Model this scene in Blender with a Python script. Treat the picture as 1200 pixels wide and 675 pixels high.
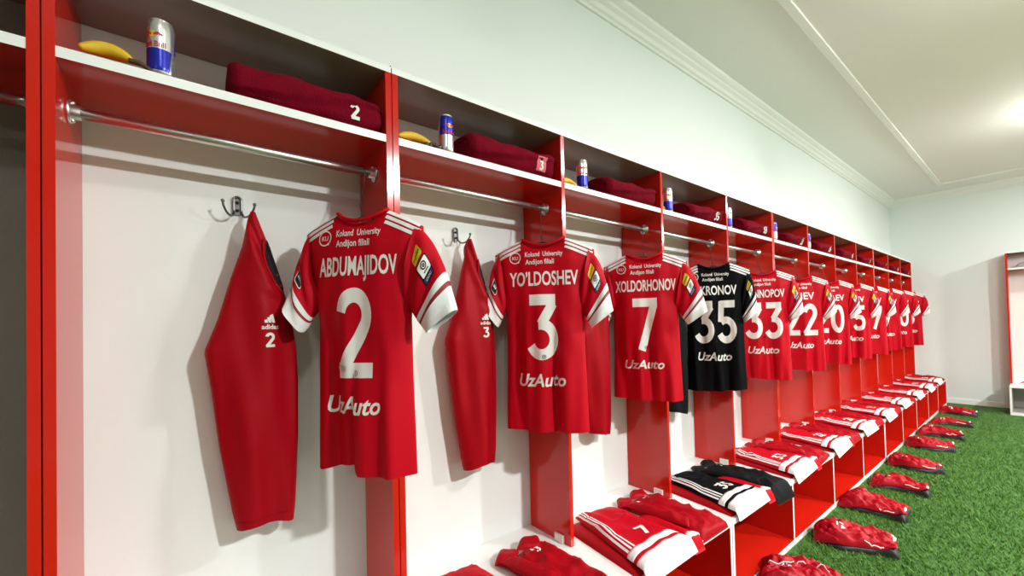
import bpy, bmesh, math, random
import numpy as np
from mathutils import Vector, Matrix

for o in list(bpy.data.objects): bpy.data.objects.remove(o)
sc = bpy.context.scene
COL = sc.collection
rnd = random.Random(7)
S = 0.75                       # width of one locker bay
FY = -0.267                    # front of the upper lockers (wall behind them is y = 0)
BY = -0.593                    # front of the bench
ZSEAT, ZSHELF, ZTOP, ZCEIL = 0.376, 1.9375, 2.14, 3.19
XFAR, XNEAR, YRIGHT = 9.986, -2.6, -5.6
CAMZ = 1.3236

# ---------------------------------------------------------------- camera, light, exposure
cam = bpy.data.cameras.new('camera'); co = bpy.data.objects.new('camera', cam); COL.objects.link(co)
fw = Vector((0.61098269, 0.7914368, 0.01810922)); rt = Vector((0.7916048, -0.61056507, -0.02391949)); up = Vector((0.0078739, -0.02894974, 0.99954986))
M = Matrix((rt, up, -fw)).transposed().to_4x4(); M.translation = Vector((0.97132, -1.52702, 1.32359))
co.matrix_world = M
cam.sensor_fit = 'HORIZONTAL'; cam.sensor_width = 36; cam.lens = 483.655/1200*36
cam.shift_y = 34.995/1200; cam.clip_start = .02
sc.camera = co
w = bpy.data.worlds.new('world'); sc.world = w; w.use_nodes = True
w.node_tree.nodes['Background'].inputs[0].default_value = (.9, .95, 1, 1)
w.node_tree.nodes['Background'].inputs[1].default_value = .3
sc.view_settings.view_transform = 'Standard'; sc.view_settings.look = 'None'
sc.view_settings.gamma = 1; sc.view_settings.use_curve_mapping = False
sc.view_settings.exposure = 0.38
# ceiling lamps: (x, y, power, half size)
GLOBES = [(0.9, -1.95, 42), (4.0, -1.95, 84), (7.1, -1.95, 96)]          # hanging globes: x, y, radiance
PANELS = [(2.9, -3.75, 190), (5.8, -3.75, 185), (8.7, -3.75, 115), (-1.6, -3.75, 18)]   # flat round lamps: x, y, watts

# ---------------------------------------------------------------- materials
def mat(name, col, rough=.5, metal=0., bump=0., bscale=60., coat=0., noise=0., nscale=8., sheen=0., spec=.5, dark=.75, stretch=None):
    m = bpy.data.materials.new(name); m.use_nodes = True; nt = m.node_tree; b = nt.nodes['Principled BSDF']
    b.inputs['Base Color'].default_value = (*col, 1); b.inputs['Roughness'].default_value = rough; b.inputs['Metallic'].default_value = metal
    b.inputs['Specular IOR Level'].default_value = spec
    if coat: b.inputs['Coat Weight'].default_value = coat; b.inputs['Coat Roughness'].default_value = .06
    if sheen: b.inputs['Sheen Weight'].default_value = sheen; b.inputs['Sheen Roughness'].default_value = .4
    tc = nt.nodes.new('ShaderNodeTexCoord'); vec = tc.outputs['Object']
    if stretch:
        mp = nt.nodes.new('ShaderNodeMapping'); mp.inputs['Scale'].default_value = stretch; nt.links.new(vec, mp.inputs['Vector']); vec = mp.outputs['Vector']
    n = nt.nodes.new('ShaderNodeTexNoise'); n.inputs['Scale'].default_value = nscale; n.inputs['Detail'].default_value = 4; nt.links.new(vec, n.inputs['Vector'])
    mx = nt.nodes.new('ShaderNodeMix'); mx.data_type = 'RGBA'
    mx.inputs['A'].default_value = (*col, 1); mx.inputs['B'].default_value = (*[c*dark for c in col], 1)
    ml = nt.nodes.new('ShaderNodeMath'); ml.operation = 'MULTIPLY'; ml.inputs[1].default_value = noise
    nt.links.new(n.outputs['Fac'], ml.inputs[0]); nt.links.new(ml.outputs[0], mx.inputs['Factor']); nt.links.new(mx.outputs['Result'], b.inputs['Base Color'])
    if bump:
        n2 = nt.nodes.new('ShaderNodeTexNoise'); n2.inputs['Scale'].default_value = bscale; n2.inputs['Detail'].default_value = 5; nt.links.new(vec, n2.inputs['Vector'])
        bp = nt.nodes.new('ShaderNodeBump'); bp.inputs['Strength'].default_value = bump; bp.inputs['Distance'].default_value = .004
        nt.links.new(n2.outputs['Fac'], bp.inputs['Height']); nt.links.new(bp.outputs['Normal'], b.inputs['Normal'])
    return m
M_ = dict(
    wall=mat('wall_paint', (.825, .875, .855), .75, bump=.05, bscale=90),
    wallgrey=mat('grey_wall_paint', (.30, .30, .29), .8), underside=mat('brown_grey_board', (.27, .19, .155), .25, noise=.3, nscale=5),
    ceil=mat('ceiling_paint', (.87, .84, .80), .85, bump=.25, bscale=110, noise=.25, nscale=40, dark=.9),
    ceil2=mat('ceiling_border_paint', (.90, .875, .85), .85, bump=.1, bscale=110),
    trim=mat('white_plaster', (.94, .93, .91), .6),
    red=mat('red_laminate', (.60, .014, .006), .12, noise=.3, nscale=3, spec=.48),
    white=mat('white_laminate', (.86, .87, .85), .3, noise=.15, nscale=4, dark=.92),
    grey=mat('grey_board', (.25, .235, .21), .7, noise=.6, nscale=180, bump=.2, bscale=160),
    gap=mat('black_seam', (.012, .01, .01), .7),
    chrome=mat('brushed_steel', (.72, .71, .69), .34, metal=1, noise=.3, nscale=30),
    dchrome=mat('dark_steel', (.22, .22, .22), .3, metal=1),
    wire=mat('hanger_wire', (.05, .045, .045), .4, metal=.6),
    jersey=mat('red_jersey_fabric', (.51, .0006, .011), .55, bump=.12, bscale=420, spec=.12, noise=.2, nscale=14),
    jerseyd=mat('dark_red_trim', (.25, .001, .008), .6, bump=.1, bscale=400),
    black=mat('black_jersey_fabric', (.005, .005, .006), .75, bump=.12, bscale=420, spec=.05, noise=.3, nscale=14),
    train=mat('red_training_fabric', (.37, .0006, .007), .55, bump=.12, bscale=400, spec=.14, noise=.3, nscale=10),
    trainb=mat('black_training_fabric', (.007, .008, .009), .65, spec=.1, bump=.15, bscale=300, noise=.4),
    wfab=mat('white_cuff_fabric', (.80, .80, .80), .65, bump=.1, bscale=350, noise=.2, dark=.88),
    print=mat('white_print', (.83, .81, .78), .45, noise=.12, dark=.9),
    towel=mat('maroon_terry', (.20, .0015, .014), .95, bump=.9, bscale=240, spec=.1, noise=.6, nscale=70, dark=.5),
    pink=mat('pink_patch', (.70, .13, .18), .7, bump=.2, bscale=200),
    yellow=mat('yellow_badge', (.85, .62, .02), .5), navy=mat('navy_badge', (.02, .035, .16), .5), bblk=mat('black_badge', (.007, .007, .008), .6, spec=.15),
    banana=mat('banana_skin', (.80, .52, .02), .5, noise=.7, nscale=18, dark=.72), stem=mat('banana_stem', (.09, .045, .015), .8, noise=.5, nscale=60),
    silver=mat('can_silver', (.76, .77, .78), .24, metal=.85), blue=mat('can_blue', (.012, .022, .40), .25, metal=.35), cred=mat('can_red', (.55, .02, .04), .35), cyel=mat('can_yellow', (.85, .55, .03), .35),
    bag=mat('red_nylon', (.42, .002, .012), .5, bump=.3, bscale=55, spec=.25, noise=.35, nscale=22), bagb=mat('black_nylon', (.016, .016, .018), .5, bump=.35, bscale=60, noise=.3),
    turf=mat('turf_backing', (.055, .16, .022), .9, bump=.6, bscale=70, noise=.8, nscale=30, dark=.4),
    blade=mat('grass_blade', (.135, .31, .034), .6, noise=.9, nscale=5, dark=.55),
    pale=mat('pale_grey_laminate', (.50, .48, .45), .4), gtowel=mat('grey_terry', (.33, .30, .31), .9, bump=.6, bscale=200),
    plast=mat('white_plastic', (.80, .79, .74), .4), lamp=mat('lamp_housing', (.8, .8, .8), .5),
    foil=mat('dark_foil', (.03, .025, .025), .35, bump=.4, bscale=90),
)
def emit(name, col, st):
    m = bpy.data.materials.new(name); m.use_nodes = True; b = m.node_tree.nodes['Principled BSDF']
    b.inputs['Base Color'].default_value = (*col, 1); b.inputs['Emission Color'].default_value = (*col, 1); b.inputs['Emission Strength'].default_value = st
    return m
M_['glow'] = emit('lamp_diffuser', (1, .98, .94), 6)

# ---------------------------------------------------------------- helpers
def tag(o, label=None, cat=None, group=None, kind=None):
    if label: o['label'] = label
    if cat: o['category'] = cat
    if group: o['group'] = group
    if kind: o['kind'] = kind
    return o
def empty(name, loc=(0, 0, 0), rz=0., label=None, cat=None, group=None):
    o = bpy.data.objects.new(name, None); COL.objects.link(o); o.location = loc; o.rotation_euler = (0, 0, rz); o.empty_display_size = .1
    return tag(o, label, cat, group)
def build(name, verts, faces, mats, parent=None, smooth=True, midx=None):
    me = bpy.data.meshes.new(name); me.from_pydata([tuple(v) for v in verts], [], [tuple(f) for f in faces])
    if not isinstance(mats, (list, tuple)): mats = [mats]
    for m in mats: me.materials.append(m)
    if midx is not None: me.polygons.foreach_set('material_index', midx)
    me.polygons.foreach_set('use_smooth', [smooth]*len(me.polygons)); me.update()
    o = bpy.data.objects.new(name, me); COL.objects.link(o); o.parent = parent
    return o
class MB:                                   # collects simple shapes into one mesh
    def __init__(s): s.v = []; s.f = []; s.m = []
    def add(s, v, f, m=0): n = len(s.v); s.v += [tuple(p) for p in v]; s.f += [tuple(n+i for i in q) for q in f]; s.m += [m]*len(f)
    def box(s, a, b, m=0, front=None):
        (x0, y0, z0), (x1, y1, z1) = [min(p) for p in zip(a, b)], [max(p) for p in zip(a, b)]
        v = [(x0, y0, z0), (x1, y0, z0), (x1, y1, z0), (x0, y1, z0), (x0, y0, z1), (x1, y0, z1), (x1, y1, z1), (x0, y1, z1)]
        s.add(v, [(0, 3, 2, 1), (4, 5, 6, 7), (1, 2, 6, 5), (2, 3, 7, 6), (3, 0, 4, 7)], m); s.add(v, [(0, 1, 5, 4)], m if front is None else front)
    def tube(s, pts, r, n=10, m=0, cap=True):
        pts = [Vector(p) for p in pts]; rr = r if isinstance(r, (list, tuple)) else [r]*len(pts)
        t0 = (pts[1]-pts[0]).normalized(); a = t0.orthogonal().normalized(); rings = []
        for i, p in enumerate(pts):
            t = (pts[min(i+1, len(pts)-1)]-pts[max(i-1, 0)]).normalized(); a = (a-t*a.dot(t)).normalized(); b = t.cross(a)
            rings.append([p+rr[i]*(a*math.cos(2*math.pi*j/n)+b*math.sin(2*math.pi*j/n)) for j in range(n)])
        v = [q for R in rings for q in R]; f = [(i*n+j, i*n+(j+1) % n, (i+1)*n+(j+1) % n, (i+1)*n+j) for i in range(len(pts)-1) for j in range(n)]
        if cap: f += [tuple(range(n-1, -1, -1)), tuple((len(pts)-1)*n+j for j in range(n))]
        s.add(v, f, m)
    def lathe(s, prof, n=32, m=0, o=(0, 0, 0)):
        v = [(o[0]+r*math.cos(2*math.pi*j/n), o[1]+r*math.sin(2*math.pi*j/n), o[2]+z) for r, z in prof for j in range(n)]
        f = [(i*n+j, i*n+(j+1) % n, (i+1)*n+(j+1) % n, (i+1)*n+j) for i in range(len(prof)-1) for j in range(n)]
        s.add(v, f, m)
    def ball(s, c, r, m=0, n=10):
        s.lathe([(max(1e-4, r*math.sin(math.pi*i/n)), -r*math.cos(math.pi*i/n)) for i in range(n+1)], 12, m, c)
    def done(s, name, mats, parent=None, smooth=False, bevel=0.):
        o = build(name, s.v, s.f, mats, parent, smooth, s.m)
        if bevel:
            b = o.modifiers.new('bevel', 'BEVEL'); b.width = bevel; b.segments = 2; b.limit_method = 'ANGLE'
        return o
def smooth_pts(pts, n=6):
    pts = [Vector(p) for p in pts]; out = []
    for i in range(len(pts)-1):
        p0, p1, p2, p3 = pts[max(i-1, 0)], pts[i], pts[i+1], pts[min(i+2, len(pts)-1)]
        for k in range(n):
            t = k/n; out.append(.5*((2*p1)+(p2-p0)*t+(2*p0-5*p1+4*p2-p3)*t*t+(3*p1-p0-3*p2+p3)*t**3))
    return out+[pts[-1]]
def ss(a, b, x):
    t = min(1., max(0., (x-a)/(b-a))); return t*t*(3-2*t)

# --- flat lettering, then bent onto a surface
_tc = {}
def text2d(s, h, wd=None, bold=.02, shear=0., cx=0., y0=0.):
    key = (s, bold, shear)
    if key not in _tc:
        c = bpy.data.curves.new('lettering', 'FONT'); c.body = s; c.size = 1; c.offset = bold; c.shear = shear; c.resolution_u = 3; c.fill_mode = 'FRONT'
        o = bpy.data.objects.new('lettering', c); COL.objects.link(o); bpy.context.view_layer.update()
        me = bpy.data.meshes.new_from_object(o.evaluated_get(bpy.context.evaluated_depsgraph_get()))
        v = [(p.co.x, p.co.y) for p in me.vertices]; f = [tuple(q.vertices) for q in me.polygons]
        bpy.data.objects.remove(o); bpy.data.curves.remove(c); bpy.data.meshes.remove(me); _tc[key] = (v, f)
    v, f = _tc[key]; xs = [p[0] for p in v]; cap = .73
    sy = h/cap; sx = sy if wd is None else wd/(max(xs)-min(xs)); mx = (max(xs)+min(xs))/2
    return [((p[0]-mx)*sx+cx, p[1]*sy+y0) for p in v], list(f)
def stroke(pts, wd):
    v = []; f = []
    P = [Vector((p[0], p[1])) for p in pts]
    for i, p in enumerate(P):
        t = (P[min(i+1, len(P)-1)]-P[max(i-1, 0)]).normalized(); n = Vector((-t.y, t.x))*wd/2; v += [tuple(p+n), tuple(p-n)]
    for i in range(len(P)-1): f.append((2*i, 2*i+1, 2*i+3, 2*i+2))
    return v, f
def arc(cx, cy, rx, ry, a0, a1, n=20): return [(cx+rx*math.cos(math.radians(a0+(a1-a0)*i/n)), cy+ry*math.sin(math.radians(a0+(a1-a0)*i/n))) for i in range(n+1)]
DIG = {'2': [arc(.27, .70, .20, .215, 172, -38)+[(.06, .06)], [(.02, .085), (.56, .085)]],
       '3': [[(.03, .915), (.52, .915)], [(.475, .86), (.245, .54)], [(.20, .545), (.26, .545)]+arc(.25, .315, .225, .23, 85, -155)],
       '7': [[(0, .915), (.56, .915)], [(.485, .87), (.19, 0)]],
       '5': [[(.10, .915), (.52, .915)], [(.135, .98), (.105, .50)], arc(.26, .315, .215, .23, 130, -155)],
       '0': [arc(.29, .5, .205, .415, 0, 360, 32)],
       '1': [[(.33, 0), (.33, 1)], [(.07, .72), (.33, .93)]],
       '9': [arc(.28, .69, .195, .225, 0, 360, 28), [(.46, .60), (.20, 0)]]}
def number2d(s, h, wd=None, cx=0., y0=0., sw=.165):
    V = []; F = []; x = 0
    for ch in s:
        for st in DIG[ch]:
            v, f = stroke(st, sw); n = len(V); V += [(p[0]+x, p[1]) for p in v]; F += [tuple(n+i for i in q) for q in f]
        x += .66
    tot = x-.08; k = h; sx = h if wd is None else wd/tot
    return [((p[0]-tot/2)*sx+cx, p[1]*k+y0) for p in V], F
def poly2d(pts): return list(pts), [tuple(range(len(pts)))]
def join2d(*ms):
    V = []; F = []
    for v, f in ms: n = len(V); V += v; F += [tuple(n+i for i in q) for q in f]
    return V, F
def rect2d(cx, cy, wd, h, r=0.):
    if not r: return poly2d([(cx-wd/2, cy-h/2), (cx+wd/2, cy-h/2), (cx+wd/2, cy+h/2), (cx-wd/2, cy+h/2)])
    P = []
    for sx, sy, a in ((1, -1, -90), (1, 1, 0), (-1, 1, 90), (-1, -1, 180)): P += arc(cx+sx*(wd/2-r), cy+sy*(h/2-r), r, r, a, a+90, 4)
    return poly2d(P)
def bars2d(h, cx, y0):                      # three slanted bars above a short word
    V = []; F = []
    for i, hh in enumerate((.35, .62, .9)):
        x = -.5+i*.34; n = len(V); V += [(x, 0), (x+.27, 0), (x+.27-hh*.28+.05, hh), (x-hh*.42+.12, hh*.82)]; F.append((n, n+1, n+2, n+3))
    m = ([(p[0]*h*.62+cx, p[1]*h*.62+y0+h*.4) for p in V], F)
    return join2d(m, text2d('adidas', h*.30, h*.95, .03, 0, cx, y0))
def conform(name, m2, F, mt, parent, step=.012, off=.0014, flip=1, label=None):
    bm = bmesh.new(); vs = [bm.verts.new((p[0], p[1], 0)) for p in m2[0]]
    for f in m2[1]:
        try: bm.faces.new([vs[i] for i in f])
        except ValueError: pass
    lo = [min(p[k] for p in m2[0]) for k in (0, 1)]; hi = [max(p[k] for p in m2[0]) for k in (0, 1)]
    for k in (0, 1):
        q = math.floor(lo[k]/step)*step+step
        while q < hi[k]:
            c = [0, 0, 0]; n = [0, 0, 0]; c[k] = q; n[k] = 1
            bmesh.ops.bisect_plane(bm, geom=bm.verts[:]+bm.edges[:]+bm.faces[:], plane_co=c, plane_no=n); q += step
    e = 1e-3
    for v in bm.verts:
        u, t = v.co.x, v.co.y; p = F(u, t); n = (F(u+e, t)-F(u-e, t)).cross(F(u, t+e)-F(u, t-e))
        if n.length < 1e-12: n = Vector((0, 0, 1e-6))
        v.co = p+n.normalized()*off*flip
    me = bpy.data.meshes.new(name); bm.to_mesh(me); bm.free(); me.materials.append(mt)
    me.polygons.foreach_set('use_smooth', [True]*len(me.polygons))
    o = bpy.data.objects.new(name, me); COL.objects.link(o); o.parent = parent
    if label: o['label'] = label
    return o

# ---------------------------------------------------------------- room
def struct(name, a, b, m, bevel=0):
    k = MB(); k.box(a, b); return tag(k.done(name, m), kind='structure')
struct('floor', (XNEAR, YRIGHT, -.05), (XFAR, 0, 0), M_['turf'])
struct('wall_left', (XNEAR-.1, 0, -.05), (XFAR+.1, .1, ZCEIL+.1), M_['wall'])
struct('wall_far', (XFAR, YRIGHT, -.05), (XFAR+.1, 0, ZCEIL+.1), M_['wall'])
struct('wall_right', (XNEAR-.1, YRIGHT-.1, -.05), (XFAR+.1, YRIGHT, ZCEIL+.1), M_['wallgrey'])
struct('wall_near', (XNEAR-.1, YRIGHT, -.05), (XNEAR, 0, ZCEIL+.1), M_['wallgrey'])
k = MB(); k.box((XNEAR, YRIGHT, ZCEIL), (XFAR, 0, ZCEIL+.1), 0)
k.box((XNEAR+.6, YRIGHT+.66, ZCEIL-.004), (XFAR-.62, -.66, ZCEIL), 1)      # field inside the moulded frame has its own rougher paint
tag(k.done('ceiling', [M_['ceil2'], M_['ceil']]), kind='structure')
def crown(name, p0, p1, inward):            # stepped cornice swept along a wall top
    prof = [(0, -.100), (.012, -.100), (.018, -.088), (.030, -.082), (.040, -.062), (.058, -.048), (.062, -.036), (.074, -.030), (.092, -.016), (.095, 0), (0, 0)]
    p0, p1, i = Vector(p0), Vector(p1), Vector(inward); n = len(prof); v = []
    for p in (p0, p1): v += [p+i*a+Vector((0, 0, ZCEIL+z)) for a, z in prof]
    f = [(j, (j+1) % n, n+(j+1) % n, n+j) for j in range(n)]
    o = build(name, v, f, M_['trim'], None, False); return tag(o, kind='structure')
crown('trim_1', (XNEAR, 0, 0), (XFAR, 0, 0), (0, -1, 0)); crown('trim_2', (XFAR, 0, 0), (XFAR, YRIGHT, 0), (-1, 0, 0))
k = MB()
x0, x1, y0, y1 = XNEAR+.58, XFAR-.61, YRIGHT+.64, -.645
for a, b in (((x0, y1-.025), (x1+.025, y1+.025)), ((x1-.025, y0), (x1+.025, y1)), ((x0, y0-.025), (x1+.025, y0+.025)), ((x0-.025, y0), (x0+.025, y1))):
    k.box((*a, ZCEIL-.022), (*b, ZCEIL))
tag(k.done('trim_3', M_['trim'], None, False, .019), kind='structure')
struct('baseboard_far', (XFAR-.014, YRIGHT, 0), (XFAR, 0, .07), M_['trim'])
struct('baseboard_right', (XNEAR, YRIGHT, 0), (XFAR, YRIGHT+.014, .07), M_['trim'])
for i, (lx, ly, st) in enumerate(GLOBES):
    r = empty('globe_lamp', (lx, ly, ZCEIL), 0, 'white globe lamp hanging close under the plaster ceiling above the green turf', 'ceiling light', 'globe lamps over the turf')
    k = MB(); k.lathe([(.001, 0), (.07, 0), (.068, -.018), (.05, -.028), (.012, -.032), (.012, -.10), (.030, -.105), (.034, -.125), (.001, -.125)], 32); k.done('ceiling_rose', M_['lamp'], r, True)
    k = MB(); k.ball((0, 0, -.21), .09, 0, 16); k.done('glass_globe', emit('lamp_globe', (1, .995, .985), st), r, True)
for i, (lx, ly, pw) in enumerate(PANELS):
    hs = .12; r = empty('ceiling_light', (lx, ly, ZCEIL-.006), 0, 'flat round white ceiling lamp set in the plaster ceiling across the room', 'ceiling light', 'flat ceiling lamps across the room')
    k = MB(); k.lathe([(.001, 0), (hs+.02, 0), (hs+.02, -.03), (hs, -.036), (hs, -.03), (.001, -.03)], 40); k.done('housing', M_['lamp'], r, True)
    k = MB(); k.lathe([(.001, -.033), (hs-.002, -.033)], 40); k.done('diffuser', M_['glow'], r)
    L = bpy.data.lights.new('ceiling_lamp_light', 'AREA'); L.shape = 'DISK'; L.size = hs*2; L.energy = pw; L.color = (1, 1, .985)
    lo = bpy.data.objects.new('ceiling_lamp_light', L); COL.objects.link(lo); lo.location = (0, 0, -.045); lo.parent = r

# ---------------------------------------------------------------- turf
def turf():
    g = np.random.default_rng(3)
    n = 150000; X = -.3+10.27*g.beta(1.1, 1.9, n); Y = -.60-3.2*g.beta(1., 1.7, n)
    P = np.stack([X, Y], 1); an = g.uniform(0, 6.283, n); h = g.uniform(.012, .026, n); wd = g.uniform(.0018, .0036, n); le = g.uniform(.2, 1.1, n)*h; la = g.normal(2.6, .9, n)
    dx, dy = np.cos(an)*wd, np.sin(an)*wd; z = np.zeros(n)
    V = np.stack([np.stack([P[:, 0]-dx, P[:, 1]-dy, z], 1), np.stack([P[:, 0]+dx, P[:, 1]+dy, z], 1), np.stack([P[:, 0]+np.cos(la)*le, P[:, 1]+np.sin(la)*le, h], 1)], 1).reshape(-1, 3)
    me = bpy.data.meshes.new('turf_grass'); me.vertices.add(3*n); me.vertices.foreach_set('co', V.ravel().astype(np.float32))
    me.loops.add(3*n); me.loops.foreach_set('vertex_index', np.arange(3*n, dtype=np.int32)); me.polygons.add(n)
    me.polygons.foreach_set('loop_start', np.arange(0, 3*n, 3, dtype=np.int32)); me.update(calc_edges=True); me.validate()
    me.materials.append(M_['blade']); o = bpy.data.objects.new('turf_grass', me); COL.objects.link(o)
    tag(o, 'short green artificial turf blades covering the changing room floor', 'grass', kind='stuff')
turf()

# ---------------------------------------------------------------- lockers
T = .019
def locker(root, xs, double_right, grey=False):
    """xs: right faces of the boards, first one is the left end board."""
    z0 = ZSEAT
    for i, x in enumerate(xs):
        k = MB(); k.box((x-T, FY, z0), (x, -.004, ZTOP)); k.done('side_panel' if i in (0, len(xs)-1) else 'divider_panel', M_['red'], root, False, .0012)
    for a, b in zip(xs, xs[1:]):
        k = MB(); k.box((a, FY+.001, ZSHELF-.0235), (b-T, -.004, ZSHELF), 0, 1)
        o = k.done('shelf', [M_['red'], M_['white']], root); 
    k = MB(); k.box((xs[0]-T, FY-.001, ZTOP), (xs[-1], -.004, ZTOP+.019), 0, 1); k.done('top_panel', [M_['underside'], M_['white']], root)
    if grey:
        k = MB(); k.box((xs[0], -.012, z0), (xs[-1]-T, -.004, ZTOP)); k.done('back_panel', M_['grey'], root)
    if double_right:
        k = MB(); k.box((xs[-1]+.0005, FY+.006, z0), (xs[-1]+.0025, -.01, ZTOP+.028)); k.done('seam_strip', M_['gap'], root)
    for x in xs[1:]:                         # white corner bracket at each board's foot
        k = MB(); k.box((x-T-.012, -.228, z0), (x-T, -.176, z0+.036)); k.done('foot_bracket', M_['plast'], root, False, .004)
def unit(name, label, xs, dbl, grey=False):
    x0 = xs[0]; r = empty(name, (x0, 0, 0), 0, label, 'locker', 'red lockers along the left wall'); locker(r, [x-x0 for x in xs], dbl, grey); return r
unit('locker_unit', 'red locker nearest the camera with a grey back board', [-.75, -.01, .723], True, True)
unit('locker_unit', 'single-bay red locker holding the jersey numbered 2', [.745, 1.478], True)
unit('locker_unit', 'four-bay red locker from the jersey numbered 3 to the jersey numbered 33', [1.5, 2.25, 3.0, 3.75, 4.478], True)
unit('locker_unit', 'four-bay red locker starting at the jersey numbered 22', [4.5, 5.25, 6.0, 6.75, 7.478], True)
unit('locker_unit', 'red locker at the far end of the row beside the far wall', [7.5, 8.25, 9.0, 9.75], False)
def bench(root, xs, inner='red'):
    a, b = xs[0]-T, xs[-1]
    k = MB(); k.box((a, BY, ZSEAT-.022), (b, -.003, ZSEAT)); k.done('seat_board', M_['white'], root, False, .0015)
    k = MB(); k.box((a, BY+.004, 0), (b, -.003, .034), 0, 1); k.done('base_board', [M_[inner], M_['white']], root)
    k = MB(); k.box((a, -.022, .034), (b, -.004, ZSEAT-.022)); k.done('back_panel', M_[inner], root)
    for x in xs:
        k = MB(); k.box((x-T, BY+.003, .034), (x, -.022, ZSEAT-.022), 0, 1); k.done('divider_panel', [M_[inner], M_['white']], root)
def bunit(label, xs):
    r = empty('bench_unit', (xs[0], 0, 0), 0, label, 'bench', 'white topped benches under the lockers'); bench(r, [x-xs[0] for x in xs])
bunit('white bench with red cubbies nearest the camera, below the jerseys 2, 3 and 7', [-.73, .019, .75, 1.5, 2.25, 3.0-T-.004])
bunit('middle white bench with red cubbies, starting under the black jersey', [3.0, 3.75, 4.5, 5.25, 6.0-T-.004])
bunit('white bench with red cubbies at the far end of the row', [6.0, 6.75, 7.5, 8.25, 9.0, 9.75])
# locker and bench standing against the far wall
r = empty('locker_unit', (XFAR, -1.20, 0), -math.pi/2, 'red locker standing alone against the far wall at the right edge', 'locker'); locker(r, [T, .75, 1.5], False)
k = MB(); k.box((T, -.008, ZSEAT), (1.48, -.003, ZTOP)); k.done('back_panel', M_['white'], r)
r = empty('bench_unit', (XFAR, -1.20, 0), -math.pi/2, 'white bench under the lone locker against the far wall', 'bench'); bench(r, [T, .75, 1.5], 'pale')

# ---------------------------------------------------------------- clothes rails, hooks
NUMS = ['2', '3', '7', '35', '33', '22', '20', '15', '17', '9', '10', '5']
def wherek(i):                              # words that point at bay i
    if i == 3: return 'the black jersey numbered 35'
    if i == 9: return 'the third jersey from the far end'
    if i == 10: return 'the second jersey from the far end'
    if i == 11: return 'the last jersey at the far end'
    return 'the red jersey numbered '+NUMS[i]
RY, RZ = -.16, 1.843
def rail(x0, x1, label):
    r = empty('clothes_rail', (x0, RY, RZ), 0, label, 'clothes rail', 'steel rails under the locker shelf'); L = x1-x0
    k = MB(); k.tube([(.004, 0, 0), (L/2, 0, 0), (L-.004, 0, 0)], .0125, 16); k.done('bar', M_['chrome'], r, True)
    for a, s in ((0, 1), (L, -1)):
        k = MB(); k.tube([(a, 0, 0), (a+s*.006, 0, 0), (a+s*.0061, 0, 0), (a+s*.022, 0, 0)], [.027, .027, .0175, .0165], 18)
        k.ball((a+s*.008, 0, .021), .005); k.ball((a+s*.008, 0, -.021), .005); k.done('rail_socket', M_['chrome'], r, True)
rail(0.009, .704, 'steel clothes rail in the grey-backed locker at the left edge')
B = [(.745, 1.459)]+[((i+1)*S, (i+2)*S-T-(.022 if i+2 in (6, 10) else 0)) for i in range(1, 12)]
for i, (a, b) in enumerate(B): rail(a, b, 'steel clothes rail above '+wherek(i))
def coat_hook(x, z, label):
    r = empty('coat_hook', (x, -.001, z), 0, label, 'hook', 'steel coat hooks on the wall')
    k = MB(); P = [(-.010, 0, -.018), (-.010, 0, .024), (-.007, 0, .033), (0, 0, .036), (.007, 0, .033), (.010, 0, .024), (.010, 0, -.018)]
    k.tube(smooth_pts([(p[0], -.006, p[2]) for p in P], 3), .0035, 8); k.box((-.008, -.004, -.02), (.008, 0, .032)); k.done('plate', M_['dchrome'], r, True)
    for s in (-1, 1):
        k = MB(); k.tube(smooth_pts([(s*.012, -.006, -.015), (s*.016, -.022, -.028), (s*.028, -.042, -.026), (s*.038, -.054, -.008), (s*.040, -.057, .004)], 4), .0032, 8); k.ball((s*.040, -.057, .006), .0052); k.done('prong', M_['dchrome'], r, True)
    for z_ in (.018, -.006):
        k = MB(); k.ball((0, -.007, z_), .0045); k.done('screw', M_['gap'], r, True)
for i in range(4): coat_hook(1.082+.772*i if i < 2 else 1.082+.76*i+.02, 1.705, 'steel double coat hook on the white wall behind '+wherek(i))

# ---------------------------------------------------------------- jerseys
ZK = [.85, .95, 1.17, 1.36, 1.43, 1.52, 1.60, 1.645, 1.672, 1.695, 1.706]
HK = [.182, .180, .174, .172, .182, .206, .223, .222, .170, .118, .090]
TK = [.046, .048, .052, .055, .055, .052, .045, .034, .026, .018, .012]
def shirt_surface(seed, stepx=None, amp=1.):
    g = random.Random(seed); p = [g.uniform(0, 6.28) for _ in range(8)]; k1, k2 = g.uniform(38, 50), g.uniform(66, 84); hemw = g.uniform(-.012, .012)
    def F(x, z, side=-1):
        hw = float(np.interp(z, ZK, HK)); th = float(np.interp(z, ZK, TK)); u = max(-1., min(1., x/hw))
        low = ss(1.62, .95, z); A = (.004+.021*low)*amp
        q_ = math.sin(k1*x+p[0]+1.3*z+.5*math.sin(5*z+p[6])); f = A*(.75*math.copysign(abs(q_)**1.6, q_)+.35*math.sin(k2*x+p[1]-2.2*z)+.16*math.sin(85*x+p[4]+4*z))
        f += amp*.0045*math.sin(42*(abs(x)*.8+z*.75)+p[2])*ss(.05, .15, abs(x))*ss(1.10, 1.3, z)*ss(1.6, 1.45, z)
        f += amp*.003*math.sin(23*z+9*x+p[3])*(1-low)
        if stepx is not None: f += .034*ss(1.30, 1.0, z)*ss(stepx-.006, stepx+.004, x)*(1-.5*ss(stepx, .17, x))
        y = side*th*max(0., 1-abs(u)**3)**.6-f*(1-abs(u)**6)*(1 if side < 0 else .7)
        return Vector((x, y, z))
    F.hem = lambda x: .006*math.sin(9*x+p[5])+hemw*x*4+(0.03*(1-ss(stepx-.006, stepx+.004, x))*ss(-.17, stepx, x) if stepx is not None else 0)
    return F
SHAPE_N = 44
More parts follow.
